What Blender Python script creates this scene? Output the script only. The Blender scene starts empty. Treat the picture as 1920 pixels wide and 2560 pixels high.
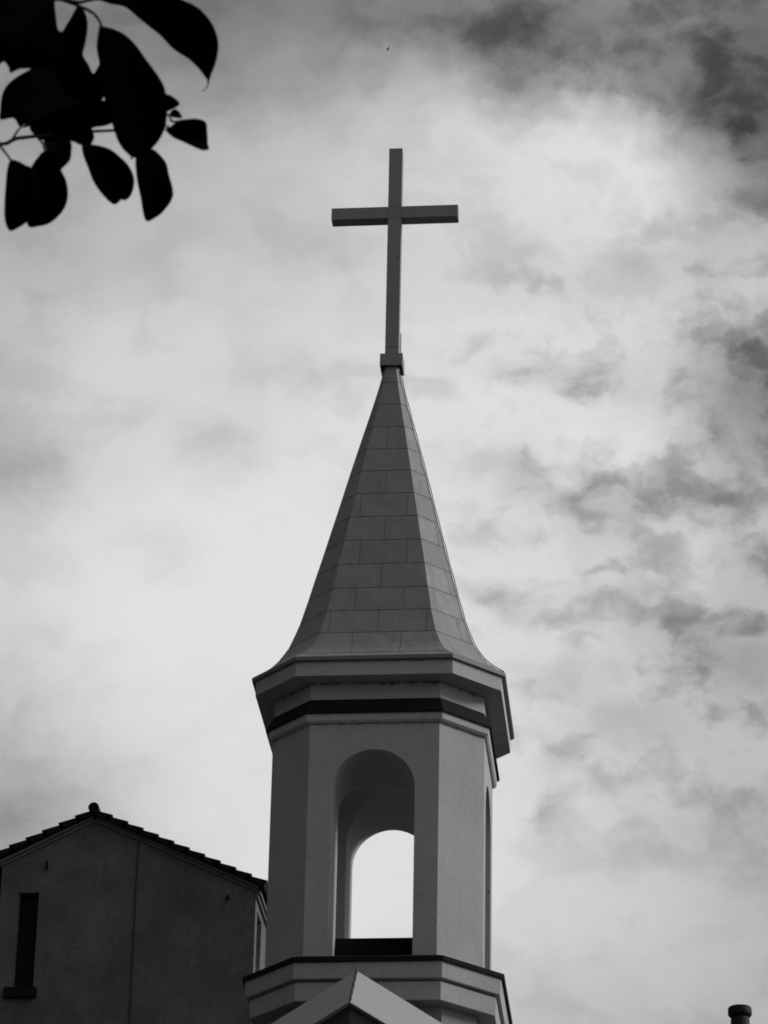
import bpy, bmesh, math, random
from mathutils import Vector, Matrix, geometry

random.seed(7)
scn = bpy.context.scene
C = scn.collection

# ------------------------------------------------------------------ camera
Z0 = 22.611                                  # height of the spire's eave above the ground
CAM = Vector((4.5663, -47.1403, 1.6))
PITCH, YAW, ROLL, FPX = 0.4721, 0.0982, 0.0209, 8947.9
cp, sp, cy, sy = math.cos(PITCH), math.sin(PITCH), math.cos(YAW), math.sin(YAW)
FWD = Vector((-sy * cp, cy * cp, sp))
_r = Vector((cy, sy, 0)); _u = _r.cross(FWD)
RGT = math.cos(ROLL) * _r + math.sin(ROLL) * _u
UPV = RGT.cross(FWD)
cam_data = bpy.data.cameras.new('camera')
cam = bpy.data.objects.new('camera', cam_data)
C.objects.link(cam)
cam.matrix_world = Matrix(((RGT.x, UPV.x, -FWD.x, CAM.x), (RGT.y, UPV.y, -FWD.y, CAM.y),
                           (RGT.z, UPV.z, -FWD.z, CAM.z), (0, 0, 0, 1)))
cam_data.sensor_fit = 'HORIZONTAL'
cam_data.sensor_width = 36.0
cam_data.lens = 36.0 * FPX / 1920.0
cam_data.clip_start = 0.1
cam_data.clip_end = 6000
cam_data.dof.use_dof = True
cam_data.dof.focus_distance = 53.0
cam_data.dof.aperture_fstop = 56.0
scn.camera = cam

def ray(u, v):
    """direction from the camera through a point of the photograph (1920 x 2560)"""
    return (FWD + RGT * ((u - 960) / FPX) - UPV * ((v - 1280) / FPX))
def on_y(u, v, y):
    d = ray(u, v); return CAM + d * ((y - CAM.y) / d.y)
def on_x(u, v, x):
    d = ray(u, v); return CAM + d * ((x - CAM.x) / d.x)
def on_plane(u, v, p, n):
    d = ray(u, v); return CAM + d * ((p - CAM).dot(n) / d.dot(n))

# ------------------------------------------------------------------ light
SUN_AZ = math.radians(12)      # from +x (right of the tower) towards +y (behind it)
SUN_EL = math.radians(24)
sun_dir = Vector((math.cos(SUN_EL) * math.cos(SUN_AZ), math.cos(SUN_EL) * math.sin(SUN_AZ), math.sin(SUN_EL)))
sd = bpy.data.lights.new('sun', 'SUN')
sd.energy = 1.9
sd.angle = math.radians(14)
sun = bpy.data.objects.new('sun', sd)
C.objects.link(sun)
sun.location = (60, 10, 60)
sun.rotation_euler = sun_dir.to_track_quat('Z', 'Y').to_euler()

scn.view_settings.view_transform = 'Standard'
scn.view_settings.look = 'None'
scn.view_settings.exposure = 0.0
scn.view_settings.gamma = 1.0
scn.render.engine = 'CYCLES'
scn.cycles.pixel_filter_type = 'BLACKMAN_HARRIS'
scn.cycles.filter_width = 1.8

# ------------------------------------------------------------------ sky: a broken cloud cover
world = bpy.data.worlds.new('World')
scn.world = world
world.use_nodes = True
nt = world.node_tree
nt.nodes.clear()
NL = nt.links.new
def N(kind, **kw):
    n = nt.nodes.new(kind)
    for k, v in kw.items():
        setattr(n, k, v)
    return n
def M(op, a, b=None, clamp=False):
    n = N('ShaderNodeMath', operation=op, use_clamp=clamp)
    for i, s in enumerate((a, b)):
        if s is None: continue
        if isinstance(s, (int, float)): n.inputs[i].default_value = s
        else: NL(s, n.inputs[i])
    return n.outputs[0]
def VM(op, a, b=None, c=None, out=0):
    n = N('ShaderNodeVectorMath', operation=op)
    for i, s in enumerate((a, b, c)):
        if s is None: continue
        if isinstance(s, (tuple, Vector)): n.inputs[i].default_value = tuple(s)
        else: NL(s, n.inputs[i])
    return n.outputs[out]
def VS(vec, s):
    n = N('ShaderNodeVectorMath', operation='SCALE')
    NL(vec, n.inputs[0]); n.inputs[3].default_value = s
    return n.outputs[0]
def NOISE(vec, scale, detail=4, rough=0.5, dist=0.0, color=False):
    n = N('ShaderNodeTexNoise')
    NL(vec, n.inputs['Vector'])
    n.inputs['Scale'].default_value = scale
    n.inputs['Detail'].default_value = detail
    n.inputs['Roughness'].default_value = rough
    n.inputs['Distortion'].default_value = dist
    return n.outputs['Color' if color else 'Fac']

tc = N('ShaderNodeTexCoord')
D = VM('NORMALIZE', tc.outputs['Generated'])
# cloud structure lives on the dome of directions; the dome is turned so that its pole lies in
# the middle of the visible bank of cloud, which keeps the texture free of stretching there
BX = Vector(RGT); BY = Vector(UPV); BZ = Vector(FWD)
def COMB(x, y, z):
    n = N('ShaderNodeCombineXYZ')
    for i, s in enumerate((x, y, z)):
        if isinstance(s, (int, float)): n.inputs[i].default_value = s
        else: NL(s, n.inputs[i])
    return n.outputs[0]
dx = VM('DOT_PRODUCT', D, BX, out='Value')
dy = VM('DOT_PRODUCT', D, BY, out='Value')
dz = VM('DOT_PRODUCT', D, BZ, out='Value')
K = FPX / 1000.0
P = COMB(M('MULTIPLY', dx, K), M('MULTIPLY', dy, K), M('MULTIPLY', dz, K))   # 1 unit ~ 6.4 degrees of sky
# turbulent offset of the cloud masses
wn = NOISE(P, 2.3, 5, 0.55, 0.0, True)
warp = VS(VM('SUBTRACT', wn, (0.5, 0.5, 0.5)), 0.20)
wn2 = NOISE(P, 8.0, 4, 0.6, 0.0, True)
warp2 = VS(VM('SUBTRACT', wn2, (0.5, 0.5, 0.5)), 0.13)
wn3 = NOISE(P, 22.0, 4, 0.6, 0.0, True)
warp3 = VS(VM('SUBTRACT', wn3, (0.5, 0.5, 0.5)), 0.025)
Q = VM('ADD', VM('ADD', VM('ADD', P, warp), warp2), warp3)

# broad masses of thick and thin cloud: (u, v, half-width, half-height, strength)
BLOBS = [
    # thick dark cloud to the upper right
    (1950, 370, 130, 170, -0.42), (1740, 20, 400, 150, -0.24), (1110, 50, 210, 75, -0.12), (1340, 120, 120, 50, -0.05),
    (1960, 90, 200, 150, -0.16), (1560, 200, 150, 55, -0.10), (1790, 250, 120, 60, -0.12), (500, -60, 700, 190, -0.22), (600, 130, 300, 120, -0.06),
    (60, 250, 520, 480, -0.14), (1400, 170, 170, 80, -0.08), (1240, 130, 120, 55, -0.08),
    # dark rolls along the right edge
    (1930, 950, 130, 130, -0.36), (1790, 1060, 110, 60, -0.10), (1560, 640, 75, 50, -0.13), (1760, 690, 45, 65, -0.10),
    (1370, 915, 110, 32, -0.15), (1480, 975, 75, 26, -0.12), (1320, 1190, 60, 55, -0.16),
    (1210, 1150, 60, 30, -0.10), (1500, 1330, 75, 85, -0.12), (1640, 1250, 160, 34, -0.13), (1800, 1180, 120, 50, -0.12),
    (1870, 1640, 150, 80, -0.22), (1600, 1480, 60, 60, -0.12), (1560, 1830, 110, 45, -0.12), (1400, 1700, 70, 40, -0.11),
    (1385, 1920, 34, 36, -0.13), (1380, 2050, 30, 28, -0.10), (1300, 1510, 80, 26, -0.11), (1700, 1560, 60, 30, -0.06),
    (1900, 1400, 120, 90, -0.12), (1940, 2300, 200, 420, -0.10), (1800, 2080, 170, 60, -0.05), (1500, 2560, 500, 160, -0.07),
    # faint grey patches in the bright bank on the left
    (540, 1110, 75, 60, -0.09), (430, 1400, 70, 50, -0.08), (340, 1010, 55, 40, -0.05), (50, 1120, 110, 90, -0.10),
    (800, 930, 180, 35, -0.04), (1100, 440, 90, 40, -0.05), (980, 790, 60, 40, -0.03), (840, 620, 120, 60, -0.03),
    (0, 2080, 240, 160, -0.20), (0, 1560, 90, 700, -0.04), (500, 1720, 160, 40, -0.03),
    # where the veil is thinnest and the light comes through
    (600, 1600, 420, 330, 0.10), (900, 1150, 520, 300, 0.06), (1300, 1000, 200, 130, 0.04), (1250, 2010, 260, 130, 0.05),
    (950, 2250, 200, 200, 0.06), (1240, 420, 230, 120, 0.06), (1400, 830, 180, 60, 0.05), (300, 830, 300, 130, 0.04),
    (1640, 400, 180, 110, 0.10), (1850, 740, 130, 100, 0.06), (1550, 1130, 150, 60, 0.05), (1550, 1400, 160, 60, 0.05),
]
dark = light = None
for (u, v, sx, sy_, k) in BLOBS:
    d = ray(u, v).normalized()
    c = Vector((d.dot(BX) * K, d.dot(BY) * K, d.dot(BZ) * K))
    q = VM('SUBTRACT', Q, c)
    q = VM('MULTIPLY', q, (1000.0 / sx, 1000.0 / sy_, 1.0))
    e = M('EXPONENT', M('MULTIPLY', VM('DOT_PRODUCT', q, q, out='Value'), -0.5))
    e = M('MULTIPLY', e, k)
    if k < 0: dark = e if dark is None else M('ADD', dark, e)
    else: light = e if light is None else M('ADD', light, e)

# finer billows, a little stretched along the horizon like a cloud layer seen at a slant
PS = VM('MULTIPLY', VM('ADD', VM('ADD', P, VS(warp, 0.6)), VS(warp2, 0.7)), (1.0, 1.45, 1.0))
def RANGE(x, a, b, lo=0.0, hi=1.0):
    n = N('ShaderNodeMapRange', interpolation_type='SMOOTHSTEP')
    NL(x, n.inputs[0])
    for i, t in enumerate((a, b, lo, hi)): n.inputs[1 + i].default_value = t
    return n.outputs[0]
puff = NOISE(PS, 4.4, 5, 0.50)
puff2 = NOISE(VM('ADD', PS, (3.1, 7.7, 1.3)), 8.5, 5, 0.50)
n1 = M('SUBTRACT', NOISE(PS, 1.7, 4, 0.45), 0.5)
n2 = M('SUBTRACT', puff, 0.5)
n3 = M('SUBTRACT', puff2, 0.5)
# the cover is broken towards the right and a smooth veil on the left
rgh = RANGE(M('MULTIPLY', dx, K), -0.25, 0.50, 0.22, 1.0)
rgh = M('MULTIPLY', rgh, RANGE(M('MULTIPLY', dy, K), -1.00, -0.50, 0.24, 1.0))
high = RANGE(M('MULTIPLY', dy, K), 0.45, 0.95, 1.0, 0.60)
gaps = M('MULTIPLY', high, M('MULTIPLY', RANGE(M('ADD', M('MULTIPLY', puff, 0.62), M('MULTIPLY', puff2, 0.38)), 0.45, 0.66), rgh))
# grey masses are broken up by the billows
brk = RANGE(M('ADD', M('MULTIPLY', puff, 0.6), M('MULTIPLY', puff2, 0.4)), 0.36, 0.64, 0.55, 1.18)
brk = M('ADD', 1.0, M('MULTIPLY', M('SUBTRACT', brk, 1.0), M('MULTIPLY', high, M('ADD', 0.25, M('MULTIPLY', rgh, 0.75)))))
tone = M('ADD', 0.815, M('MULTIPLY', dark, brk))
tone = M('ADD', tone, light)
tone = M('ADD', tone, M('MULTIPLY', n1, 0.12))
tone = M('ADD', tone, M('MULTIPLY', M('MULTIPLY', n2, rgh), 0.22))
tone = M('ADD', tone, M('MULTIPLY', M('MULTIPLY', n3, rgh), 0.14))
tone = M('SUBTRACT', tone, M('MULTIPLY', gaps, 0.21))
sm = N('ShaderNodeMath', operation='SMOOTH_MIN'); NL(tone, sm.inputs[0]); sm.inputs[1].default_value = 0.89; sm.inputs[2].default_value = 0.12
sx_ = N('ShaderNodeMath', operation='SMOOTH_MAX'); NL(sm.outputs[0], sx_.inputs[0]); sx_.inputs[1].default_value = 0.22; sx_.inputs[2].default_value = 0.15
tone = sx_.outputs[0]
bright = M('POWER', tone, 2.2)
# the hidden sun stands beyond the tower to the right: the cover thins towards it and is thick and dark behind the camera
away = M('MULTIPLY_ADD', VM('DOT_PRODUCT', D, Vector((0.92, 0.34, -0.12)).normalized(), out='Value'), 0.5)
away.node.inputs[2].default_value = 0.5
cover = N('ShaderNodeMapRange', interpolation_type='SMOOTHSTEP')
NL(away, cover.inputs[0])
cover.inputs[1].default_value = 0.34; cover.inputs[2].default_value = 0.56
cover.inputs[3].default_value = 0.18; cover.inputs[4].default_value = 1.0
cloud = M('MULTIPLY', M('MULTIPLY', bright, cover.outputs[0]), 10.0)

skyt = N('ShaderNodeTexSky', sky_type='NISHITA')
skyt.sun_disc = False
skyt.sun_elevation = SUN_EL
skyt.sun_rotation = math.pi / 2 - SUN_AZ
bw = N('ShaderNodeRGBToBW')
NL(skyt.outputs[0], bw.inputs[0])
mixv = M('ADD', M('MULTIPLY', cloud, 0.98), M('MULTIPLY', M('MINIMUM', bw.outputs[0], 3.0), 0.04))
grey = COMB(mixv, mixv, mixv)
bg = N('ShaderNodeBackground')
NL(grey, bg.inputs['Color'])
bg.inputs['Strength'].default_value = 0.1
wo = N('ShaderNodeOutputWorld')
NL(bg.outputs[0], wo.inputs[0])

# ------------------------------------------------------------------ helpers
def tag(o, label=None, cat=None, group=None, kind=None):
    if label: o['label'] = label
    if cat: o['category'] = cat
    if group: o['group'] = group
    if kind: o['kind'] = kind
    return o
def thing(name, label, cat, loc=(0, 0, 0)):
    o = bpy.data.objects.new(name, None)
    C.objects.link(o); o.location = loc
    o.empty_display_size = 0.3
    return tag(o, label, cat)
def obj(name, bm, mat, parent=None, smooth=False, recalc=True):
    """links a bmesh given in world coordinates; the parent's base becomes its origin"""
    if recalc: bmesh.ops.recalc_face_normals(bm, faces=bm.faces)
    me = bpy.data.meshes.new(name)
    if parent is not None:
        off = Vector((0, 0, 0)); p = parent
        while p is not None:
            off += p.location; p = p.parent
        bmesh.ops.translate(bm, verts=bm.verts, vec=-off)
    bm.to_mesh(me); bm.free()
    for m in (mat if isinstance(mat, (list, tuple)) else [mat]): me.materials.append(m)
    if smooth:
        for f in me.polygons: f.use_smooth = True
    o = bpy.data.objects.new(name, me)
    C.objects.link(o)
    if parent is not None: o.parent = parent
    return o
def box(bm, x0, x1, y0, y1, z0, z1, mi=0):
    v = [bm.verts.new((x, y, z)) for z in (z0, z1) for (x, y) in ((x0, y0), (x1, y0), (x1, y1), (x0, y1))]
    fs = [(3, 2, 1, 0), (4, 5, 6, 7), (0, 1, 5, 4), (1, 2, 6, 5), (2, 3, 7, 6), (3, 0, 4, 7)]
    for f in fs:
        bm.faces.new([v[i] for i in f]).material_index = mi
def bevel(bm, w, seg=2, ang=30):
    es = [e for e in bm.edges if len(e.link_faces) == 2 and e.calc_face_angle(0) > math.radians(ang)]
    bmesh.ops.bevel(bm, geom=es, offset=w, segments=seg, affect='EDGES', profile=0.5)
def ring(a, c, z):
    """square of half-width a with corners cut by c"""
    return [Vector(p) for p in ((-a + c, -a, z), (a - c, -a, z), (a, -a + c, z), (a, a - c, z),
                                (a - c, a, z), (-a + c, a, z), (-a, a - c, z), (-a, -a + c, z))]
def loft(bm, prof, cap0=True, cap1=True, mis=None):
    rows = [[bm.verts.new(p + Vector((0, 0, Z0))) for p in ring(*q)] for q in prof]
    for k in range(len(rows) - 1):
        for i in range(8):
            f = bm.faces.new((rows[k][i], rows[k][(i + 1) % 8], rows[k + 1][(i + 1) % 8], rows[k + 1][i]))
            if mis: f.material_index = mis[k]
    if cap0: bm.faces.new(rows[0][::-1])
    if cap1: bm.faces.new(rows[-1])
def tube(bm, pts, r, seg=8, r1=None):
    pts = [Vector(p) for p in pts]; n = len(pts); rows = []
    for i, p in enumerate(pts):
        t = (pts[min(i + 1, n - 1)] - pts[max(i - 1, 0)]).normalized()
        a = t.orthogonal().normalized() if i == 0 else (rows_a - t * rows_a.dot(t)).normalized()
        rows_a = a; b = t.cross(a)
        rr = r if r1 is None else r + (r1 - r) * i / (n - 1)
        rows.append([bm.verts.new(p + a * rr * math.cos(2 * math.pi * k / seg) + b * rr * math.sin(2 * math.pi * k / seg)) for k in range(seg)])
    for i in range(n - 1):
        for k in range(seg):
            bm.faces.new((rows[i][k], rows[i][(k + 1) % seg], rows[i + 1][(k + 1) % seg], rows[i + 1][k]))
    bm.faces.new(rows[0][::-1]); bm.faces.new(rows[-1])
def lathe(bm, cx, cyy, prof, seg=32):
    rows = [[bm.verts.new((cx + r * math.cos(2 * math.pi * k / seg), cyy + r * math.sin(2 * math.pi * k / seg), z)) for k in range(seg)] for (r, z) in prof]
    for i in range(len(rows) - 1):
        for k in range(seg):
            bm.faces.new((rows[i][k], rows[i][(k + 1) % seg], rows[i + 1][(k + 1) % seg], rows[i + 1][k]))
    bm.faces.new(rows[0][::-1]); bm.faces.new(rows[-1])
def prism(bm, pts, vec, mi=0):
    """extrudes the polygon pts (3-D points) by vec"""
    a = [bm.verts.new(Vector(p)) for p in pts]; b = [bm.verts.new(Vector(p) + Vector(vec)) for p in pts]
    fs = [bm.faces.new(a), bm.faces.new(b[::-1])]
    n = len(a)
    for i in range(n):
        fs.append(bm.faces.new((a[i], b[i], b[(i + 1) % n], a[(i + 1) % n])))
    for f in fs: f.material_index = mi

# ------------------------------------------------------------------ materials (a black and white picture: all greys)
def material(name, v, rough=0.85, var=0.12, vscale=1.5, bump=0.15, bscale=60.0, bev=0.0, stains=(), speck=0.0,
             metal=0.0, streak=0.0, spec=0.5, warp=0.0):
    m = bpy.data.materials.new(name); m.use_nodes = True
    t = m.node_tree; t.nodes.clear(); L = t.links.new
    out = t.nodes.new('ShaderNodeOutputMaterial'); b = t.nodes.new('ShaderNodeBsdfPrincipled')
    L(b.outputs[0], out.inputs[0])
    b.inputs['Roughness'].default_value = rough
    b.inputs['Metallic'].default_value = metal
    b.inputs['Specular IOR Level'].default_value = spec
    co = t.nodes.new('ShaderNodeTexCoord').outputs['Object']
    def noise(scale, detail=5, rg=0.6, vec=None):
        n = t.nodes.new('ShaderNodeTexNoise'); L(vec or co, n.inputs['Vector'])
        n.inputs['Scale'].default_value = scale; n.inputs['Detail'].default_value = detail; n.inputs['Roughness'].default_value = rg
        return n.outputs['Fac']
    def mt(op, a, bb, clamp=False):
        n = t.nodes.new('ShaderNodeMath'); n.operation = op; n.use_clamp = clamp
        for i, s in enumerate((a, bb)):
            if isinstance(s, (int, float)): n.inputs[i].default_value = s
            else: L(s, n.inputs[i])
        return n.outputs[0]
    val = mt('ADD', 1.0, mt('MULTIPLY', mt('SUBTRACT', noise(vscale, 6, 0.62), 0.5), 2 * var))
    val = mt('MULTIPLY', val, mt('ADD', 1.0, mt('MULTIPLY', mt('SUBTRACT', noise(vscale * 14, 4, 0.7), 0.5), var)))
    if streak:
        mp = t.nodes.new('ShaderNodeMapping'); L(co, mp.inputs[0]); mp.inputs['Scale'].default_value = (9, 9, 0.5)
        st = noise(1.6, 5, 0.65, mp.outputs[0])
        val = mt('MULTIPLY', val, mt('SUBTRACT', 1.0, mt('MULTIPLY', mt('MULTIPLY', mt('SUBTRACT', st, 0.52, ), 4.0, True), streak)))
    if speck:
        sn = noise(11.0, 2, 0.5)
        val = mt('MULTIPLY', val, mt('SUBTRACT', 1.0, mt('MULTIPLY', mt('MULTIPLY', mt('SUBTRACT', sn, 0.70), 30.0, True), speck)))
    if stains:
        sx = t.nodes.new('ShaderNodeSeparateXYZ'); L(co, sx.inputs[0])
        mp = t.nodes.new('ShaderNodeMapping'); L(co, mp.inputs[0]); mp.inputs['Scale'].default_value = (1, 1, 0.25)
        dn = noise(13.0, 4, 0.65, mp.outputs[0])
        for (ztop, h, k) in stains:      # grime running down a ragged distance from a ledge
            dd = mt('DIVIDE', mt('SUBTRACT', ztop, sx.outputs[2]), h)           # 0 at the ledge, 1 at reach
            lim = mt('MULTIPLY', mt('SUBTRACT', dn, 0.28), 2.6)
            edge = mt('MULTIPLY', mt('SUBTRACT', lim, dd), 1.6, True)
            edge = mt('MULTIPLY', edge, mt('GREATER_THAN', dd, -0.3))
            val = mt('MULTIPLY', val, mt('SUBTRACT', 1.0, mt('MULTIPLY', edge, k)))
    val = mt('MULTIPLY', val, v)
    cb = t.nodes.new('ShaderNodeCombineColor')
    for i in range(3): L(val, cb.inputs[i])
    L(cb.outputs[0], b.inputs['Base Color'])
    nrm = None
    if bev:
        bv = t.nodes.new('ShaderNodeBevel'); bv.samples = 4; bv.inputs['Radius'].default_value = bev
        nrm = bv.outputs[0]
    if bump:
        bn = t.nodes.new('ShaderNodeBump'); bn.inputs['Strength'].default_value = bump; bn.inputs['Distance'].default_value = 0.02
        L(noise(bscale, 4, 0.6), bn.inputs['Height'])
        if nrm: L(nrm, bn.inputs['Normal'])
        nrm = bn.outputs[0]
    if warp:
        bn = t.nodes.new('ShaderNodeBump'); bn.inputs['Strength'].default_value = 1.0; bn.inputs['Distance'].default_value = warp
        L(noise(2.6, 2, 0.5), bn.inputs['Height'])
        if nrm: L(nrm, bn.inputs['Normal'])
        nrm = bn.outputs[0]
    if nrm: L(nrm, b.inputs['Normal'])
    return m

# object coordinates run from the tower's base, so eave level is Z0
M_render = material('tower_render', 0.38, 0.9, 0.20, 1.2, 0.6, 55, streak=0.12, bev=0.008, stains=((Z0 - 0.90, 0.05, 0.75),), speck=0.12)
M_vault = material('vault_render', 0.42, 0.9, 0.10, 1.6, 0.25, 60, speck=0.5)
M_frieze = material('frieze_render', 0.36, 0.9, 0.12, 1.4, 0.25, 60, bev=0.01, stains=((Z0 - 0.273, 0.075, 0.85),))
M_trim = material('trim_render', 0.40, 0.85, 0.22, 1.6, 0.3, 50, streak=0.14, bev=0.012, speck=0.4, stains=((Z0 - 0.055, 0.03, 0.7),))
M_ledge = material('ledge_render', 0.35, 0.85, 0.24, 1.6, 0.35, 50, streak=0.14, bev=0.015, speck=0.4, stains=((Z0 - 4.51, 0.025, 0.6),))
M_sheet = material('spire_sheet', 0.25, 0.55, 0.06, 1.6, 0.05, 25, streak=0.10, warp=0.035)
M_sheet_pale = material('spire_sheet_pale', 0.268, 0.5, 0.07, 1.9, 0.05, 25, streak=0.12, warp=0.04)
M_sheet_dull = material('spire_sheet_dull', 0.234, 0.6, 0.07, 1.3, 0.05, 25, streak=0.14, warp=0.03)
M_seam = material('seam_sealant', 0.05, 0.9, 0.1, 2.0, 0)
M_edge = material('gutter_metal', 0.16, 0.6, 0.25, 5.0, 0.1, 30)
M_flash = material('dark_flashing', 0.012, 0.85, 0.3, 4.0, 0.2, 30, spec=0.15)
M_cross = material('cross_paint', 0.24, 0.55, 0.10, 2.0, 0.06, 40, bev=0.006, speck=0.5)
M_joint = material('cross_joint', 0.05, 0.9, 0.1, 3.0, 0)
M_gable = material('gable_fascia_render', 0.40, 0.8, 0.08, 1.5, 0.15, 60, bev=0.012)
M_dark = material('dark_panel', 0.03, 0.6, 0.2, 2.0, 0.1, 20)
M_shaft = material('shaft_render', 0.24, 0.9, 0.12, 1.4, 0.25, 60)
M_hwall = material('house_render', 0.115, 0.95, 0.95, 0.9, 0.4, 45, speck=0.3, streak=0.25)
M_hcorn = material('house_cornice', 0.15, 0.9, 0.15, 2.0, 0.2, 40)
M_tile = material('roof_tile', 0.010, 0.85, 0.3, 3.0, 0.3, 20, spec=0.15)
M_hole = material('dark_shutter', 0.008, 0.8, 0.2, 3.0, 0.1, 30, spec=0.15)
M_cable = material('cable_sheath', 0.04, 0.8, 0.2, 6.0, 0)
M_frame = material('window_paint', 0.35, 0.6, 0.1, 3.0, 0.05, 30)
M_pane = material('window_glass', 0.05, 0.08, 0.05, 2.0, 0)
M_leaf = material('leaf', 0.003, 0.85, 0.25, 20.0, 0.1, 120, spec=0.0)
M_bark = material('bark', 0.03, 0.9, 0.3, 9.0, 0.5, 40)
M_iron = material('chimney_iron', 0.010, 0.7, 0.3, 4.0, 0.15, 30, spec=0.25)
M_brick = material('chimney_brick', 0.14, 0.9, 0.2, 3.0, 0.3, 30)
M_bird = material('feathers', 0.03, 0.8, 0.1, 5.0, 0)
M_ground = material('paving', 0.05, 0.9, 0.2, 0.15, 0.2, 4)

# ------------------------------------------------------------------ ground
bm = bmesh.new()
bmesh.ops.create_grid(bm, x_segments=8, y_segments=8, size=2500)
g = obj('ground', bm, M_ground)
tag(g, 'grey paved ground the church stands on', 'ground', kind='structure')

# ------------------------------------------------------------------ church tower
tower = thing('church_tower', 'pale rendered church belfry with open arches and a tall metal spire carrying a cross', 'church tower', (0, 0, 0))

# belfry: a corner-cut block pierced both ways by a round-arched passage
CB = 0.591
def arch_outline(hw, zs, z0, n=28):
    pts = [(-hw, z0), (hw, z0)]
    for k in range(n + 1):
        a = math.pi * k / n
        pts.append((hw * math.cos(a), zs + hw * math.sin(a)))
    return pts
bm = bmesh.new(); loft(bm, [(1.5, CB, -4.9), (1.5, CB, -0.62)])
bmesh.ops.recalc_face_normals(bm, faces=bm.faces)
belfry = obj('belfry', bm, [M_render, M_vault], tower)
HW, ZS = 0.578, -1.878
cutters = []
for axis in (0, 1):
    bm = bmesh.new()
    pl = arch_outline(HW, ZS, -4.42)
    if axis == 0: prism(bm, [(x, -3, z + Z0) for (x, z) in pl], (0, 6, 0))
    else: prism(bm, [(-3, x, z + Z0) for (x, z) in pl], (6, 0, 0))
    cutters.append(obj('cutter', bm, M_vault))
for cobj in cutters:
    md = belfry.modifiers.new('cut', 'BOOLEAN'); md.operation = 'DIFFERENCE'; md.solver = 'EXACT'; md.object = cobj
bpy.context.view_layer.update()
dg = bpy.context.evaluated_depsgraph_get()
new_me = bpy.data.meshes.new_from_object(belfry.evaluated_get(dg))
belfry.modifiers.clear()
belfry.data = new_me
for cobj in cutters: bpy.data.objects.remove(cobj)
new_me.materials.clear(); new_me.materials.append(M_render); new_me.materials.append(M_vault)
for p in new_me.polygons:
    c = p.center; inside = max(abs(c.x), abs(c.y)) < 1.49 and abs(abs(c.x) + abs(c.y) - (3.0 - CB)) > 0.02
    p.material_index = 1 if inside else 0
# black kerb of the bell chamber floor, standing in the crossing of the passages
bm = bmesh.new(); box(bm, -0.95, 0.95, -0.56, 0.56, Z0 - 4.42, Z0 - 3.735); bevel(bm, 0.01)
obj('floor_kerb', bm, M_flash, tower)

# eaves, frieze, mouldings
bm = bmesh.new(); loft(bm, [(1.747, 0.644, -0.273), (1.747, 0.644, -0.058)]); obj('eaves_cornice', bm, M_trim, tower)
bm = bmesh.new(); loft(bm, [(1.775, 0.672, -0.058), (1.803, 0.695, -0.050), (1.806, 0.697, 0.0), (1.79, 0.69, 0.012)]); obj('gutter_edge', bm, M_edge, tower)
bm = bmesh.new(); loft(bm, [(1.49, 0.578, -0.70), (1.49, 0.578, -0.273)], cap0=False, cap1=False); obj('frieze', bm, M_frieze, tower)
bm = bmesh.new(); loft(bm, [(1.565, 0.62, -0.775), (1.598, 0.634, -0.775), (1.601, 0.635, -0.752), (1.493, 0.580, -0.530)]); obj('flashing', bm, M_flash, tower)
bm = bmesh.new(); loft(bm, [(1.505, 0.592, -0.905), (1.53, 0.598, -0.900), (1.556, 0.603, -0.872), (1.566, 0.61, -0.776)]); obj('upper_moulding', bm, M_trim, tower)
# lower ledge
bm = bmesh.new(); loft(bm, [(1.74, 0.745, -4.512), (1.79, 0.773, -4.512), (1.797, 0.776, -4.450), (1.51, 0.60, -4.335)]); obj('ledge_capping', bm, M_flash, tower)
bm = bmesh.new(); loft(bm, [(1.60, 0.65, -4.742), (1.728, 0.730, -4.742), (1.737, 0.736, -4.734), (1.756, 0.752, -4.513)]); obj('ledge_band', bm, M_ledge, tower)
bm = bmesh.new(); loft(bm, [(1.664, 0.685, -5.035), (1.672, 0.69, -5.027), (1.684, 0.70, -4.782), (1.678, 0.697, -4.776), (1.645, 0.675, -4.772), (1.64, 0.67, -4.744)]); obj('ledge_course', bm, M_ledge, tower)
bm = bmesh.new(); loft(bm, [(1.42, 0.44, -Z0), (1.42, 0.44, -5.036)]); obj('shaft', bm, M_shaft, tower)

# spire: flared, sheeted in staggered panels with dark sealed seams
FWT = [(0.012, 1.105), (0.10, 1.035), (0.22, 0.962), (0.36, 0.900), (0.583, 0.828), (0.80, 0.782), (0.998, 0.745), (1.406, 0.684),
       (1.837, 0.624), (2.274, 0.558), (2.71, 0.492), (3.143, 0.427), (3.569, 0.365), (3.985, 0.302), (4.414, 0.236), (4.857, 0.168), (5.30, 0.103), (5.56, 0.072), (5.74, 0.058)]
def lerp_tab(tab, z):
    if z <= tab[0][0]: return tab[0][1]
    for (z0, a), (z1, b) in zip(tab, tab[1:]):
        if z <= z1: return a + (b - a) * (z - z0) / (z1 - z0)
    return tab[-1][1]
def sring(z):
    fw = lerp_tab(FWT, z)
    ratio = lerp_tab([(0.0, 0.617), (0.6, 0.622), (2.0, 0.636), (5.0, 0.632), (6.0, 0.60)], z)
    a = fw / ratio
    return ring(a, a - fw, z)
SEAMS = [0.012, 0.115, 0.583, 0.998, 1.406, 1.837, 2.274, 2.71, 3.143, 3.569, 3.985, 4.414, 4.857, 5.285, 5.74]
SW = 0.0055
bm = bmesh.new()
def spt(i, z, s, inset=0.0):
    r = sring(z); a, b = r[i], r[(i + 1) % 8]
    w = (b - a).length
    p = a + (b - a) * (0.5 + s / w)
    if inset:
        n = (b - a).cross(Vector((0, 0, 1))).normalized(); p = p - n * inset
    return p + Vector((0, 0, Z0))
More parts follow.
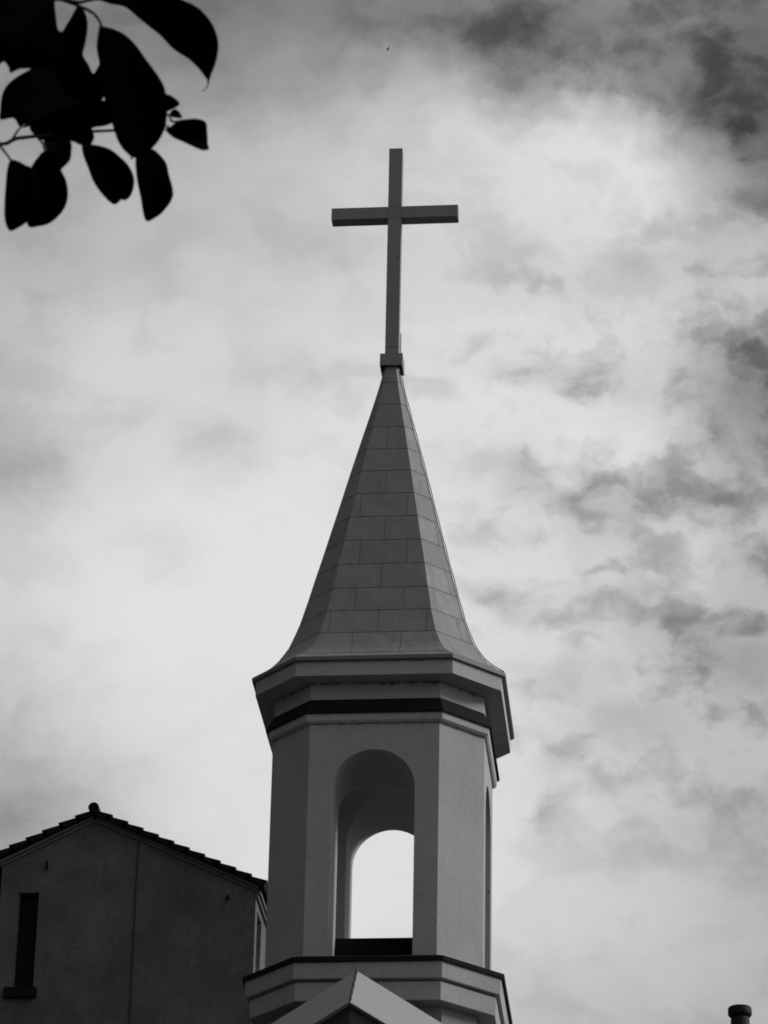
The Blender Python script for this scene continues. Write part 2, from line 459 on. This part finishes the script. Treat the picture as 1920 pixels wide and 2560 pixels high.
def cell(i, za, zb, sa, sb, mi, inset=0.0):
    """patch between heights za..zb and offsets sa..sb (callables of z) on facet i"""
    n = max(1, int(math.ceil((zb - za) / 0.13)))
    prev = None
    for k in range(n + 1):
        z = za + (zb - za) * k / n
        row = [bm.verts.new(spt(i, z, sa(z), inset)), bm.verts.new(spt(i, z, sb(z), inset))]
        if prev:
            f = bm.faces.new((prev[0], prev[1], row[1], row[0])); f.material_index = mi
        prev = row
def const(v): return lambda z: v
for i in range(8):
    def half(z, i=i, s=1):
        r = sring(z); return s * (r[(i + 1) % 8] - r[i]).length / 2
    lo = lambda z, h=half: -h(z)
    hi = lambda z, h=half: h(z)
    for k in range(len(SEAMS) - 1):
        za, zb = SEAMS[k] + (SW if k else 0), SEAMS[k + 1] - SW
        wmin = half(zb)
        if i % 2 == 0:
            cand = [-0.69, 0.0, 0.69] if k % 2 == 0 else [-0.345, 0.345]
        else:
            cand = [0.14] if k % 2 == 0 else [-0.2]
        if k == 0 or k > 11: cand = []
        jit = random.uniform(-0.02, 0.02)
        cuts = [c + jit for c in cand if abs(c + jit) < wmin - 0.03]
        bounds = [lo] + [x for c in cuts for x in (const(c - SW * 0.6), const(c + SW * 0.6))] + [hi]
        for j in range(0, len(bounds), 2):
            cell(i, za, zb, bounds[j], bounds[j + 1], random.choice((0, 0, 2, 3)))
        for c in cuts:
            cell(i, za, zb, const(c - SW * 0.8), const(c + SW * 0.8), 1, 0.004)
        if k < len(SEAMS) - 2:
            cell(i, zb - 0.003, zb + 2 * SW + 0.003, lo, hi, 1, 0.004)
# underside closes the spire above the gutter
spire = obj('spire', bm, [M_sheet, M_seam, M_sheet_pale, M_sheet_dull], tower)

bm = bmesh.new()
pts = []
for k in range(40):
    z = 0.03 + 5.50 * k / 39
    q = sring(z)[2]; o_ = Vector((q.x, q.y, 0)).normalized()
    pts.append(q + o_ * (0.012 + 0.004 * math.sin(k * 1.7)) + Vector((0.004, 0, Z0)))
tube(bm, pts, 0.0075, 6)
obj('lightning_cable', bm, M_flash, spire, smooth=True)

# open-bottomed collar at the tip
bm = bmesh.new()
A, T = 0.172, 0.016
zb, zt = Z0 + 5.585, Z0 + 5.786
box(bm, -A, A, -A, -A + T, zb, zt); box(bm, -A, A, A - T, A, zb, zt)
box(bm, -A, -A + T, -A + T, A - T, zb, zt); box(bm, A - T, A, -A + T, A - T, zb, zt)
box(bm, -A + T, A - T, -A + T, A - T, zt - 0.03, zt - 0.002)
obj('collar', bm, M_cross, tower)
# cross
W = 0.1034
bm = bmesh.new()
box(bm, -W, W, -W, W, Z0 + 5.788, Z0 + 5.926); box(bm, -W, W, -W, W, Z0 + 5.934, Z0 + 8.232)
box(bm, -W, W, -W, W, Z0 + 8.236, Z0 + 8.437); box(bm, -W, W, -W, W, Z0 + 8.443, Z0 + 9.507)
box(bm, -W + 0.006, W - 0.006, -W + 0.006, W - 0.006, Z0 + 5.80, Z0 + 9.40, 1)
cross = obj('cross', bm, [M_cross, M_joint], tower)
for s in (-1, 1):
    bm = bmesh.new()
    x0, x1 = sorted((s * (W + 0.004), s * 0.982))
    box(bm, x0, x1, -W, W, Z0 + 8.234, Z0 + 8.439)
    x0, x1 = sorted((s * (W - 0.004), s * 0.3))
    box(bm, x0, x1, -W + 0.006, W - 0.006, Z0 + 8.24, Z0 + 8.433, 1)
    obj('cross_arm', bm, [M_cross, M_joint], cross)
bm = bmesh.new()
tube(bm, [(W + 0.008 + 0.010 * math.sin(k * 1.3) ** 2, 0.085, Z0 + 5.79 + k * 0.12) for k in range(5)], 0.007, 6)
obj('lightning_cable', bm, M_flash, cross, smooth=True)

# ------------------------------------------------------------------ prow gable in front of the tower
gable = thing('porch_gable', 'pointed pale porch gable with sloping fascias below the belfry, one face bright', 'porch', (0, -2.4, 0))
Bp = on_y(872.5, 2505.5, -2.95)
Tp = on_y(890.0, 2427.0, -2.43)
crs = (Tp - Bp)
def gable_side(s, top_px, low_px):
    # the fascia runs down and back from the prow
    rdir = Vector((0.84 * s, 0.30, -0.43))
    n = rdir.cross(crs).normalized()
    if n.y > 0: n = -n
    low = on_plane(*low_px, Bp, n); top = on_plane(*top_px, Bp, n)
    f = 3.2 / (low - Bp).length
    lowe = Bp + (low - Bp) * f
    tope = Tp + (top - Tp).normalized() * ((low - Bp).length * f)
    return n, lowe, tope
nR, lowR, topR = gable_side(1, (1106.3, 2560), (962.9, 2560))
nL, lowL, topL = gable_side(-1, (678.1, 2560), (783.5, 2560))
bk = Vector((0, 0.16, -0.02))
for n, lw, tp, s in ((nL, lowL, topL, -1), (nR, lowR, topR, 1)):
    bm = bmesh.new()
    g_ = Vector((0.010 * s, 0.0, 0)) if s > 0 else Vector((-0.002, 0, 0))
    prism(bm, [Bp + g_, lw, tp, Tp + g_], bk)
    o = obj('fascia', bm, M_gable, gable)
    if s > 0: o['label'] = 'bright fascia on the lit side of the gable'
bm = bmesh.new()
n_ = 14; sd_ = (Tp - Bp)
pts = [Bp + sd_ * (0.04 + 0.98 * k / n_) + Vector((0.006 + 0.004 * math.sin(k * 2.1), 0.012, 0.0)) for k in range(n_ + 1)]
tube(bm, pts, 0.018, 6); obj('ridge_joint', bm, M_joint, gable)
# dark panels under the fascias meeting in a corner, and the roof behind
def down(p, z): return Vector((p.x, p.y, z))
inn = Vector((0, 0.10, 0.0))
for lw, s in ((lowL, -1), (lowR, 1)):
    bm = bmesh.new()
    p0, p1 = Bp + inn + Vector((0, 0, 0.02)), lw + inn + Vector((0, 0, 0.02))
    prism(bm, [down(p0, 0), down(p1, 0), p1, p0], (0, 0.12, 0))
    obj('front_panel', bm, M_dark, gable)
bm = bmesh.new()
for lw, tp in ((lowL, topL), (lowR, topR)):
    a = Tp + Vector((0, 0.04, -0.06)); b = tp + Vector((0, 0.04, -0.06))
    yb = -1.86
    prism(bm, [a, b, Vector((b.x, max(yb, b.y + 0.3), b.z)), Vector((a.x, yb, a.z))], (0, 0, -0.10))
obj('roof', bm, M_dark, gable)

# ------------------------------------------------------------------ house with a tiled gable behind, to the left
HY = 8.0
def hz(a, b): return (a / 2.37, 1960 + b / 2.37)
def hp(a, b, y=HY): return on_y(*hz(a, b), y)
house = thing('gabled_house', 'dark rendered house with a low tiled gable roof behind the belfry', 'house', (-6.0, HY, 0))
apex = hp(566, 225); le = hp(14, 490); re_ = hp(1517, 640)
xl, xr = le.x, re_.x
DEPTH = 7.0
# gable wall with a tall narrow window opening
w0, w1 = hp(110, 645), hp(232, 640); w2, w3 = hp(78, 1215), hp(195, 1210)
wx0, wx1 = (w0.x + w2.x) / 2, (w1.x + w3.x) / 2
wz1, wz0 = (w0.z + w1.z) / 2, (w2.z + w3.z) / 2
bm = bmesh.new()
# front wall around the opening
def quad(bm, pts, mi=0):
    f = bm.faces.new([bm.verts.new(p) for p in pts]); f.material_index = mi
def ztop(x):
    return le.z + (apex.z - le.z) * (x - xl) / (apex.x - xl) if x < apex.x else apex.z + (re_.z - apex.z) * (x - apex.x) / (xr - apex.x)
quad(bm, [(xl, HY, 0), (wx0, HY, 0), (wx0, HY, ztop(wx0)), (xl, HY, le.z)])
quad(bm, [(wx0, HY, 0), (wx1, HY, 0), (wx1, HY, wz0), (wx0, HY, wz0)])
quad(bm, [(wx0, HY, wz1), (wx1, HY, wz1), (wx1, HY, ztop(wx1)), (wx0, HY, ztop(wx0))])
quad(bm, [(wx1, HY, 0), (xr, HY, 0), (xr, HY, re_.z), apex, (wx1, HY, ztop(wx1))])
# reveals
RV = 0.16
quad(bm, [(wx0, HY, wz0), (wx0, HY, wz1), (wx0, HY + RV, wz1), (wx0, HY + RV, wz0)])
quad(bm, [(wx1, HY, wz0), (wx1, HY, wz1), (wx1, HY + RV, wz1), (wx1, HY + RV, wz0)])
quad(bm, [(wx0, HY, wz1), (wx1, HY, wz1), (wx1, HY + RV, wz1), (wx0, HY + RV, wz1)])
quad(bm, [(wx0, HY, wz0), (wx1, HY, wz0), (wx1, HY + RV, wz0), (wx0, HY + RV, wz0)])
# side wall facing right, with a window opening; other walls
def sidey(u, v): return on_x(u, v, xr)
sy0 = sidey(540 + 568 / 5.53, 2300).y; sy1 = sidey(540 + 628 / 5.53, 2300).y
sz1 = sidey(648, 2160 + 730 / 5.53).z; sz0 = sz1 - 2.0
quad(bm, [(xr, HY, 0), (xr, sy0, 0), (xr, sy0, re_.z), (xr, HY, re_.z)])
quad(bm, [(xr, sy0, 0), (xr, sy1, 0), (xr, sy1, sz0), (xr, sy0, sz0)])
quad(bm, [(xr, sy0, sz1), (xr, sy1, sz1), (xr, sy1, re_.z), (xr, sy0, re_.z)])
quad(bm, [(xr, sy1, 0), (xr, HY + DEPTH, 0), (xr, HY + DEPTH, re_.z), (xr, sy1, re_.z)])
for (ya, za, yb_, zb_) in ((sy0, sz0, sy0, sz1), (sy1, sz0, sy1, sz1), (sy0, sz1, sy1, sz1), (sy0, sz0, sy1, sz0)):
    quad(bm, [(xr, ya, za), (xr, yb_, zb_), (xr - 0.14, yb_, zb_), (xr - 0.14, ya, za)])
quad(bm, [(xl, HY, 0), (xl, HY + DEPTH, 0), (xl, HY + DEPTH, le.z), (xl, HY, le.z)])
quad(bm, [(xl, HY + DEPTH, 0), (xr, HY + DEPTH, 0), (xr, HY + DEPTH, re_.z), (apex.x, HY + DEPTH, apex.z), (xl, HY + DEPTH, le.z)])
bmesh.ops.remove_doubles(bm, verts=bm.verts, dist=0.0005)
obj('wall', bm, M_hwall, house)
# front window: dark shutter set back in the opening, projecting sill
bm = bmesh.new()
box(bm, wx0 + 0.004, wx1 - 0.004, HY + RV - 0.03, HY + RV + 0.03, wz0 + 0.004, wz1 - 0.004)
win = obj('window', bm, M_hole, house)
s0, s1 = hp(28, 1215), hp(215, 1270)
bm = bmesh.new(); box(bm, s0.x, s1.x, HY - 0.10, HY - 0.002, s1.z, wz0 - 0.003); bevel(bm, 0.008); obj('sill', bm, M_hole, win)
# side window
bm = bmesh.new()
fx = xr - 0.10
box(bm, fx - 0.04, fx, sy0 + 0.003, sy0 + 0.07, sz0, sz1 - 0.003); box(bm, fx - 0.04, fx, sy1 - 0.07, sy1 - 0.003, sz0, sz1 - 0.003)
box(bm, fx - 0.04, fx, sy0 + 0.07, sy1 - 0.07, sz1 - 0.08, sz1 - 0.003); box(bm, fx - 0.04, fx, sy0 + 0.07, sy1 - 0.07, sz0, sz0 + 0.08)
win2 = obj('window', bm, M_frame, house)
win2['label'] = 'narrow light framed window in the side wall beside the belfry'
bm = bmesh.new(); box(bm, fx - 0.03, fx - 0.02, sy0 + 0.07, sy1 - 0.07, sz0 + 0.08, sz1 - 0.08); obj('pane', bm, M_pane, win2)
# roof: two slopes of overlapping tile courses
ov = 0.16                                     # verge overhang over the gable wall
def slope(bm, top, bot, n, ext):
    """courses from ridge to eave; each course is a tilted corrugated slab"""
    d = (bot - top); L_ = d.length; d = d / L_
    nn = Vector((-d.z, 0, d.x)) if d.x > 0 else Vector((d.z, 0, -d.x))
    if nn.z < 0: nn = -nn
    st = L_ / n
    ny = int((DEPTH + 2 * ov) / 0.055)
    for k in range(n + ext):
        a0 = top + d * (st * k - 0.03); a1 = top + d * (st * (k + 1) + 0.03)
        lift0, lift1 = 0.006, 0.058
        vv = []
        for j in range(ny + 1):
            y = HY - ov + (DEPTH + 2 * ov) * j / ny
            cr = 0.012 * math.sin(2 * math.pi * (y - HY + ov) / 0.22)
            p0 = a0 + nn * (lift0 + cr); p1 = a1 + nn * (lift1 + cr)
            q0 = a0 - nn * 0.06; q1 = a1 - nn * 0.06
            vv.append([bm.verts.new((p.x, y, p.z)) for p in (p0, p1, q1, q0)])
        for j in range(ny):
            for m_ in range(4):
                bm.faces.new((vv[j][m_], vv[j][(m_ + 1) % 4], vv[j + 1][(m_ + 1) % 4], vv[j + 1][m_]))
        bm.faces.new(vv[0]); bm.faces.new(vv[-1][::-1])
rt = hp(565, 178); rr = hp(1570, 605); rl_ = hp(-20, 440)
bm = bmesh.new()
slope(bm, rt, rr, 11, 0)
slope(bm, rt, rl_, 6, 1)
roof = obj('roof', bm, M_tile, house)
# round ridge tiles ending in a blunt round end
bm = bmesh.new()
ball = hp(565, 163)
for k in range(17):
    y0 = HY - ov - 0.03 + k * 0.42
    r = abs(hp(597, 163).x - ball.x)
    tube(bm, [(ball.x, y0, ball.z), (ball.x, y0 + 0.43, ball.z)], r, 20, r * 0.88)
obj('ridge_tile', bm, M_tile, roof)
# double moulding under the verge and along the eave
bm = bmesh.new()
def rake(a, b, up0, up1, proud):
    d = (b - a).normalized(); nn = Vector((-d.z, 0, d.x))
    if nn.z < 0: nn = -nn
    prism(bm, [a + nn * up0 + Vector((0, -proud, 0)), b + nn * up0 + Vector((0, -proud, 0)), b + nn * up1 + Vector((0, -proud, 0)), a + nn * up1 + Vector((0, -proud, 0))], (0, proud - 0.002, 0))
lx = le + (le - apex).normalized() * 0.03
for (u0, u1, pr) in ((0.002, 0.036, 0.045), (0.047, 0.088, 0.085)):
    rake(apex, lx, u0, u1, pr)
    rake(apex, re_ + (re_ - apex).normalized() * 0.02, u0, u1, pr)
obj('verge_moulding', bm, M_hcorn, house)
bm = bmesh.new()
for (z0_, z1_, pr) in ((-0.10, -0.055, 0.045), (-0.042, 0.02, 0.085)):
    box(bm, xr + 0.002, xr + pr, HY - 0.02, HY + DEPTH, re_.z + z0_, re_.z + z1_)
obj('eave_moulding', bm, M_hcorn, house)
# thin cable down the wall, two small wall fixings
bm = bmesh.new()
c0, c1 = hp(822, 340), hp(768, 1420)
cz0 = 2.0
tube(bm, [(c0.x, HY - 0.016, c0.z - 0.02), ((c0.x + c1.x) / 2, HY - 0.016, (c0.z + c1.z) / 2), (c1.x, HY - 0.016, c1.z), (c1.x, HY - 0.016, cz0)], 0.012, 8)
obj('cable', bm, M_cable, house)
for (a, b, w_, h_) in ((279, 482, 0.012, 0.075), (1350, 676, 0.016, 0.04)):
    p = hp(a, b); bm = bmesh.new()
    box(bm, p.x - w_, p.x + w_, HY - 0.05, HY - 0.002, p.z - h_, p.z + h_); box(bm, p.x - w_ * 0.6, p.x + w_ * 2.2, HY - 0.07, HY - 0.045, p.z - h_ * 0.9, p.z - h_ * 0.5)
    obj('wall_bracket', bm, M_hole, house)

# ------------------------------------------------------------------ chimney at the lower right
CY = 12.0
cl, cr_ = on_y(1720 + 825 / 8.295, 2400 + 1060 / 8.295, CY), on_y(1720 + 1325 / 8.295, 2400 + 1060 / 8.295, CY)
cxm = (cl.x + cr_.x) / 2; cr0 = (cr_.x - cl.x) / 2
ct = on_y(1851, 2400 + 985 / 8.295, CY).z; cbm = on_y(1851, 2400 + 1185 / 8.295, CY).z
chim = thing('chimney', 'round dark chimney pot with a wide flat cap in the lower right corner', 'chimney', (cxm, CY, 0))
bm = bmesh.new()
h_ = ct - cbm
lathe(bm, cxm, CY, [(cr0 * 0.76, cbm - 0.004), (cr0 * 0.84, cbm), (cr0 * 0.985, cbm + h_ * 0.22), (cr0, cbm + h_ * 0.3), (cr0 * 0.995, cbm + h_ * 0.62), (cr0 * 0.985, cbm + h_ * 0.86), (cr0 * 0.93, ct - h_ * 0.04), (cr0 * 0.80, ct), (cr0 * 0.55, ct + 0.006)], 40)
obj('cap', bm, M_iron, chim, smooth=True)
bm = bmesh.new()
lathe(bm, cxm, CY, [(cr0 * 0.80, cbm - 1.2), (cr0 * 0.79, cbm - 0.06), (cr0 * 0.74, cbm - 0.03), (cr0 * 0.74, cbm - 0.005)], 32)
obj('flue', bm, M_iron, chim, smooth=True)
bm = bmesh.new()
box(bm, cxm - 0.36, cxm + 0.36, CY - 0.36, CY + 0.36, 0, cbm - 1.34); box(bm, cxm - 0.42, cxm + 0.42, CY - 0.42, CY + 0.42, cbm - 1.337, cbm - 1.203)
obj('stack', bm, M_brick, chim)

# ------------------------------------------------------------------ bird
bp = CAM + ray(970.3, 123) * 150.0
bird = None
bm = bmesh.new()
wdir = (RGT * 0.62 + UPV * 0.78).normalized(); fdir = (FWD * 0.86 + RGT * -0.35 + UPV * 0.3).normalized()
ndir = wdir.cross(fdir).normalized()
rows = []
for (s, wch, th, dr) in ((-0.125, 0.006, 0.003, -0.01), (-0.075, 0.030, 0.007, 0.004), (-0.028, 0.05, 0.016, 0.01), (-0.012, 0.10, 0.026, 0.0), (0.012, 0.10, 0.026, 0.0),
                        (0.028, 0.05, 0.016, 0.01), (0.085, 0.03, 0.007, 0.006), (0.145, 0.006, 0.003, -0.012)):
    c = bp + wdir * s + ndir * dr * 2
    rows.append([bm.verts.new(c + fdir * wch * math.cos(a) + ndir * th * math.sin(a)) for a in [2 * math.pi * k / 10 for k in range(10)]])
for i in range(len(rows) - 1):
    for k in range(10): bm.faces.new((rows[i][k], rows[i][(k + 1) % 10], rows[i + 1][(k + 1) % 10], rows[i + 1][k]))
bm.faces.new(rows[0][::-1]); bm.faces.new(rows[-1])
bmesh.ops.translate(bm, verts=bm.verts, vec=-bp)
bird = obj('bird', bm, M_bird, smooth=True); bird.location = bp
tag(bird, 'tiny dark bird flying high in the clouds above the cross', 'bird')

# ------------------------------------------------------------------ tree reaching into the upper left corner
LZ = 2.765
def lp(a, b, dist): return CAM + ray(a / LZ, b / LZ) * dist
tree_base = Vector((2.35, -44.6, 0.0))
tree = thing('tree', 'broad leaved tree whose black leaves hang into the upper left corner', 'tree', tree_base)
LEAVES = [
    (3.05, [(600, -20), (700, 4), (760, 25), (865, 48), (950, 118), (1040, 190), (1110, 245), (1200, 340), (1300, 405), (1370, 470), (1428, 545), (1436, 575), (1425, 608), (1398, 630), (1412, 628), (1434, 606), (1446, 570), (1456, 530), (1490, 440), (1508, 350), (1505, 270), (1470, 170), (1400, 80), (1330, 30), (1250, -6), (1150, -60), (900, -90), (720, -70)]),
    (3.20, [(690, 172), (720, 184), (770, 195), (850, 230), (930, 300), (1010, 410), (1090, 520), (1130, 590), (1145, 650), (1152, 760), (1143, 870), (1110, 950), (1060, 1015), (1000, 1065), (930, 1092), (862, 1042), (820, 980), (790, 900), (740, 740), (690, 560), (686, 440), (668, 330), (676, 240)]),
    (3.32, [(545, 35), (520, 65), (480, 140), (430, 225), (390, 320), (380, 480), (450, 640), (560, 700), (700, 700), (720, 560), (690, 455), (668, 480), (643, 512), (612, 450), (574, 380), (590, 300), (606, 180), (590, 95)]),
    (3.12, [(-80, -70), (150, -110), (355, -40), (380, 50), (394, 180), (412, 215), (430, 226), (440, 330), (330, 470), (190, 474), (135, 478), (72, 505), (62, 470), (20, 426), (-60, 470)]),
    (3.40, [(200, 486), (120, 530), (55, 582), (15, 655), (2, 760), (4, 826), (95, 816), (145, 882), (240, 868), (400, 900), (560, 860), (650, 780), (690, 640), (560, 480), (380, 430), (280, 450)]),
    (3.28, [(205, 872), (240, 938), (275, 962), (340, 976), (490, 976), (560, 1004), (622, 1000), (650, 940), (636, 885), (745, 865), (840, 800), (760, 700), (500, 720), (300, 800)]),
    (3.46, [(330, 955), (480, 970), (492, 1050), (480, 1108), (420, 1170), (370, 1230), (300, 1180), (306, 1050), (296, 1000)]),
    (3.36, [(312, 1048), (262, 1090), (216, 1165), (196, 1300), (186, 1450), (186, 1535), (205, 1572), (260, 1566), (330, 1550), (400, 1500), (450, 1430), (468, 1340), (455, 1250), (420, 1175), (400, 1085)]),
    (3.24, [(75, 1105), (130, 1115), (180, 1143), (220, 1166), (266, 1300), (240, 1480), (186, 1537), (85, 1596), (50, 1575), (32, 1500), (32, 1400), (42, 1250), (52, 1160)]),
    (3.30, [(568, 1004), (620, 998), (680, 1005), (760, 1030), (830, 1085), (890, 1150), (924, 1230), (920, 1310), (895, 1365), (862, 1386), (840, 1381), (800, 1413), (760, 1395), (690, 1320), (640, 1240), (605, 1150), (574, 1070)]),
    (3.34, [(940, 1090), (990, 1040), (1055, 1030), (1110, 1075), (1150, 1130), (1165, 1200), (1195, 1320), (1180, 1390), (1120, 1470), (1070, 1508), (1020, 1531), (995, 1490), (975, 1370), (945, 1220)]),
    (3.22, [(1140, 895), (1170, 880), (1210, 850), (1270, 826), (1350, 822), (1420, 845), (1434, 920), (1437, 990), (1445, 1030), (1410, 1041), (1370, 1026), (1290, 990), (1200, 950)]),
    (3.27, [(1090, 540), (1135, 640), (1190, 668), (1242, 716), (1212, 745), (1170, 765), (1130, 780), (1090, 700)]),
    (3.29, [(1168, 800), (1198, 757), (1232, 765), (1256, 815), (1200, 812)]),
]
def smooth_loop(p, sub=4):
    out = []; n = len(p)
    for i in range(n):
        p0, p1, p2, p3 = [Vector(p[(i + k) % n]) for k in (-1, 0, 1, 2)]
        for s in range(sub):
            t = s / sub
            out.append(0.5 * ((2 * p1) + (p2 - p0) * t + (2 * p0 - 5 * p1 + 4 * p2 - p3) * t * t + (3 * p1 - p0 - 3 * p2 + p3) * t ** 3))
    return out
def leaf_mesh(poly, dist, seed):
    rnd = random.Random(seed)
    loop = smooth_loop(poly); n = len(loop)
    cx = sum(p.x for p in loop) / n; cy_ = sum(p.y for p in loop) / n
    # main axis of the outline
    sxx = sum((p.x - cx) ** 2 for p in loop); syy = sum((p.y - cy_) ** 2 for p in loop); sxy = sum((p.x - cx) * (p.y - cy_) for p in loop)
    ang = 0.5 * math.atan2(2 * sxy, sxx - syy); ax, ay = math.cos(ang), math.sin(ang)
    inner = []
    x0, x1 = min(p.x for p in loop), max(p.x for p in loop); y0, y1 = min(p.y for p in loop), max(p.y for p in loop)
    step = max((x1 - x0), (y1 - y0)) / 16
    pts = list(loop)
    yy = y0 + step
    while yy < y1:
        xx = x0 + step
        while xx < x1:
            inside = False; j = n - 1
            for i in range(n):
                a, b = loop[i], loop[j]
                if (a.y > yy) != (b.y > yy) and xx < (b.x - a.x) * (yy - a.y) / (b.y - a.y) + a.x: inside = not inside
                j = i
            if inside and min((p.x - xx) ** 2 + (p.y - yy) ** 2 for p in loop) > (step * 0.5) ** 2: pts.append(Vector((xx, yy)))
            xx += step
        yy += step
    res = geometry.delaunay_2d_cdt([Vector((p.x, p.y)) for p in pts], [], [list(range(n))], 1, 1e-4)
    half = max(abs((p.x - cx) * ax + (p.y - cy_) * ay) for p in loop)
    tilt, fold, curl = rnd.uniform(-0.05, 0.05), rnd.uniform(0.015, 0.03), rnd.uniform(0.01, 0.03)
    bm = bmesh.new(); vs = []
    for p in res[0]:
        l = ((p.x - cx) * ax + (p.y - cy_) * ay) / half; c = (-(p.x - cx) * ay + (p.y - cy_) * ax) / half
        d = dist + tilt * l + curl * l * l - fold * abs(c) + 0.004 * math.sin(9 * l) * abs(c)
        vs.append(bm.verts.new(lp(p.x, p.y, d)))
    for f in res[2]: bm.faces.new([vs[i] for i in f])
    bmesh.ops.recalc_face_normals(bm, faces=bm.faces)
    bmesh.ops.solidify(bm, geom=bm.faces[:], thickness=0.0006)
    return bm
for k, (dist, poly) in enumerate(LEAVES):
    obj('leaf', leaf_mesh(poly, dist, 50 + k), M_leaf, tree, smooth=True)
bm = bmesh.new()
join = lp(-900, -900, 3.3)
def twig(pts, r0, r1):
    out = []
    P_ = [pts[0]] + pts + [pts[-1]]
    for i in range(1, len(P_) - 2):
        p0, p1, p2, p3 = P_[i - 1], P_[i], P_[i + 1], P_[i + 2]
        for s in range(4):
            t = s / 4
            out.append(0.5 * ((2 * p1) + (p2 - p0) * t + (2 * p0 - 5 * p1 + 4 * p2 - p3) * t * t + (3 * p1 - p0 - 3 * p2 + p3) * t ** 3))
    out.append(pts[-1]); tube(bm, out, r0, 7, r1)
twig([join, lp(-350, -200, 3.3), lp(100, -30, 3.3), lp(420, -6, 3.3), lp(545, 15, 3.3), lp(625, 0, 3.3), lp(760, -20, 3.3)], 0.0026, 0.0012)
twig([lp(420, -6, 3.3), lp(530, 35, 3.3), lp(640, 88, 3.25), lp(690, 150, 3.22), lp(702, 184, 3.2)], 0.0018, 0.0012)
twig([join, lp(-500, 500, 3.3), lp(-60, 966, 3.3), lp(120, 955, 3.3), lp(260, 940, 3.3), lp(480, 925, 3.3), lp(640, 908, 3.3), lp(790, 900, 3.3), lp(1000, 870, 3.3), lp(1155, 795, 3.28), lp(1190, 840, 3.25), lp(1262, 832, 3.24)], 0.0022, 0.0009)
twig([lp(90, 955, 3.3), lp(130, 895, 3.32), lp(170, 860, 3.36)], 0.0012, 0.0009)
twig([lp(-60, 945, 3.3), lp(0, 1010, 3.28), lp(45, 1065, 3.26), lp(78, 1112, 3.24)], 0.0013, 0.001)
twig([lp(255, 945, 3.3), lp(300, 1000, 3.33), lp(318, 1060, 3.36)], 0.0013, 0.001)
twig([lp(560, 925, 3.3), lp(590, 970, 3.3), lp(590, 1010, 3.3)], 0.0012, 0.001)
twig([lp(860, 900, 3.3), lp(905, 1000, 3.32), lp(910, 1100, 3.33)], 0.0012, 0.0009)
twig([lp(1100, 830, 3.29), lp(1150, 870, 3.24), lp(1180, 885, 3.22)], 0.0012, 0.0009)
twig([lp(1155, 795, 3.28), lp(1185, 790, 3.29), lp(1200, 770, 3.29)], 0.0010, 0.0008)
obj('twig', bm, M_bark, tree, smooth=True)
bm = bmesh.new()
tube(bm, [tree_base, tree_base + Vector((0.03, 0.05, 1.1)), tree_base + Vector((0.0, 0.12, 2.3)), tree_base + Vector((0.1, 0.2, 3.4)), tree_base + Vector((0.16, 0.25, 4.6))], 0.11, 12, 0.04)
tube(bm, [tree_base + Vector((0.09, 0.19, 3.35)), tree_base * 0.55 + join * 0.45 + Vector((0, 0, 1.95)), join], 0.035, 8, 0.006)
obj('trunk', bm, M_bark, tree, smooth=True)
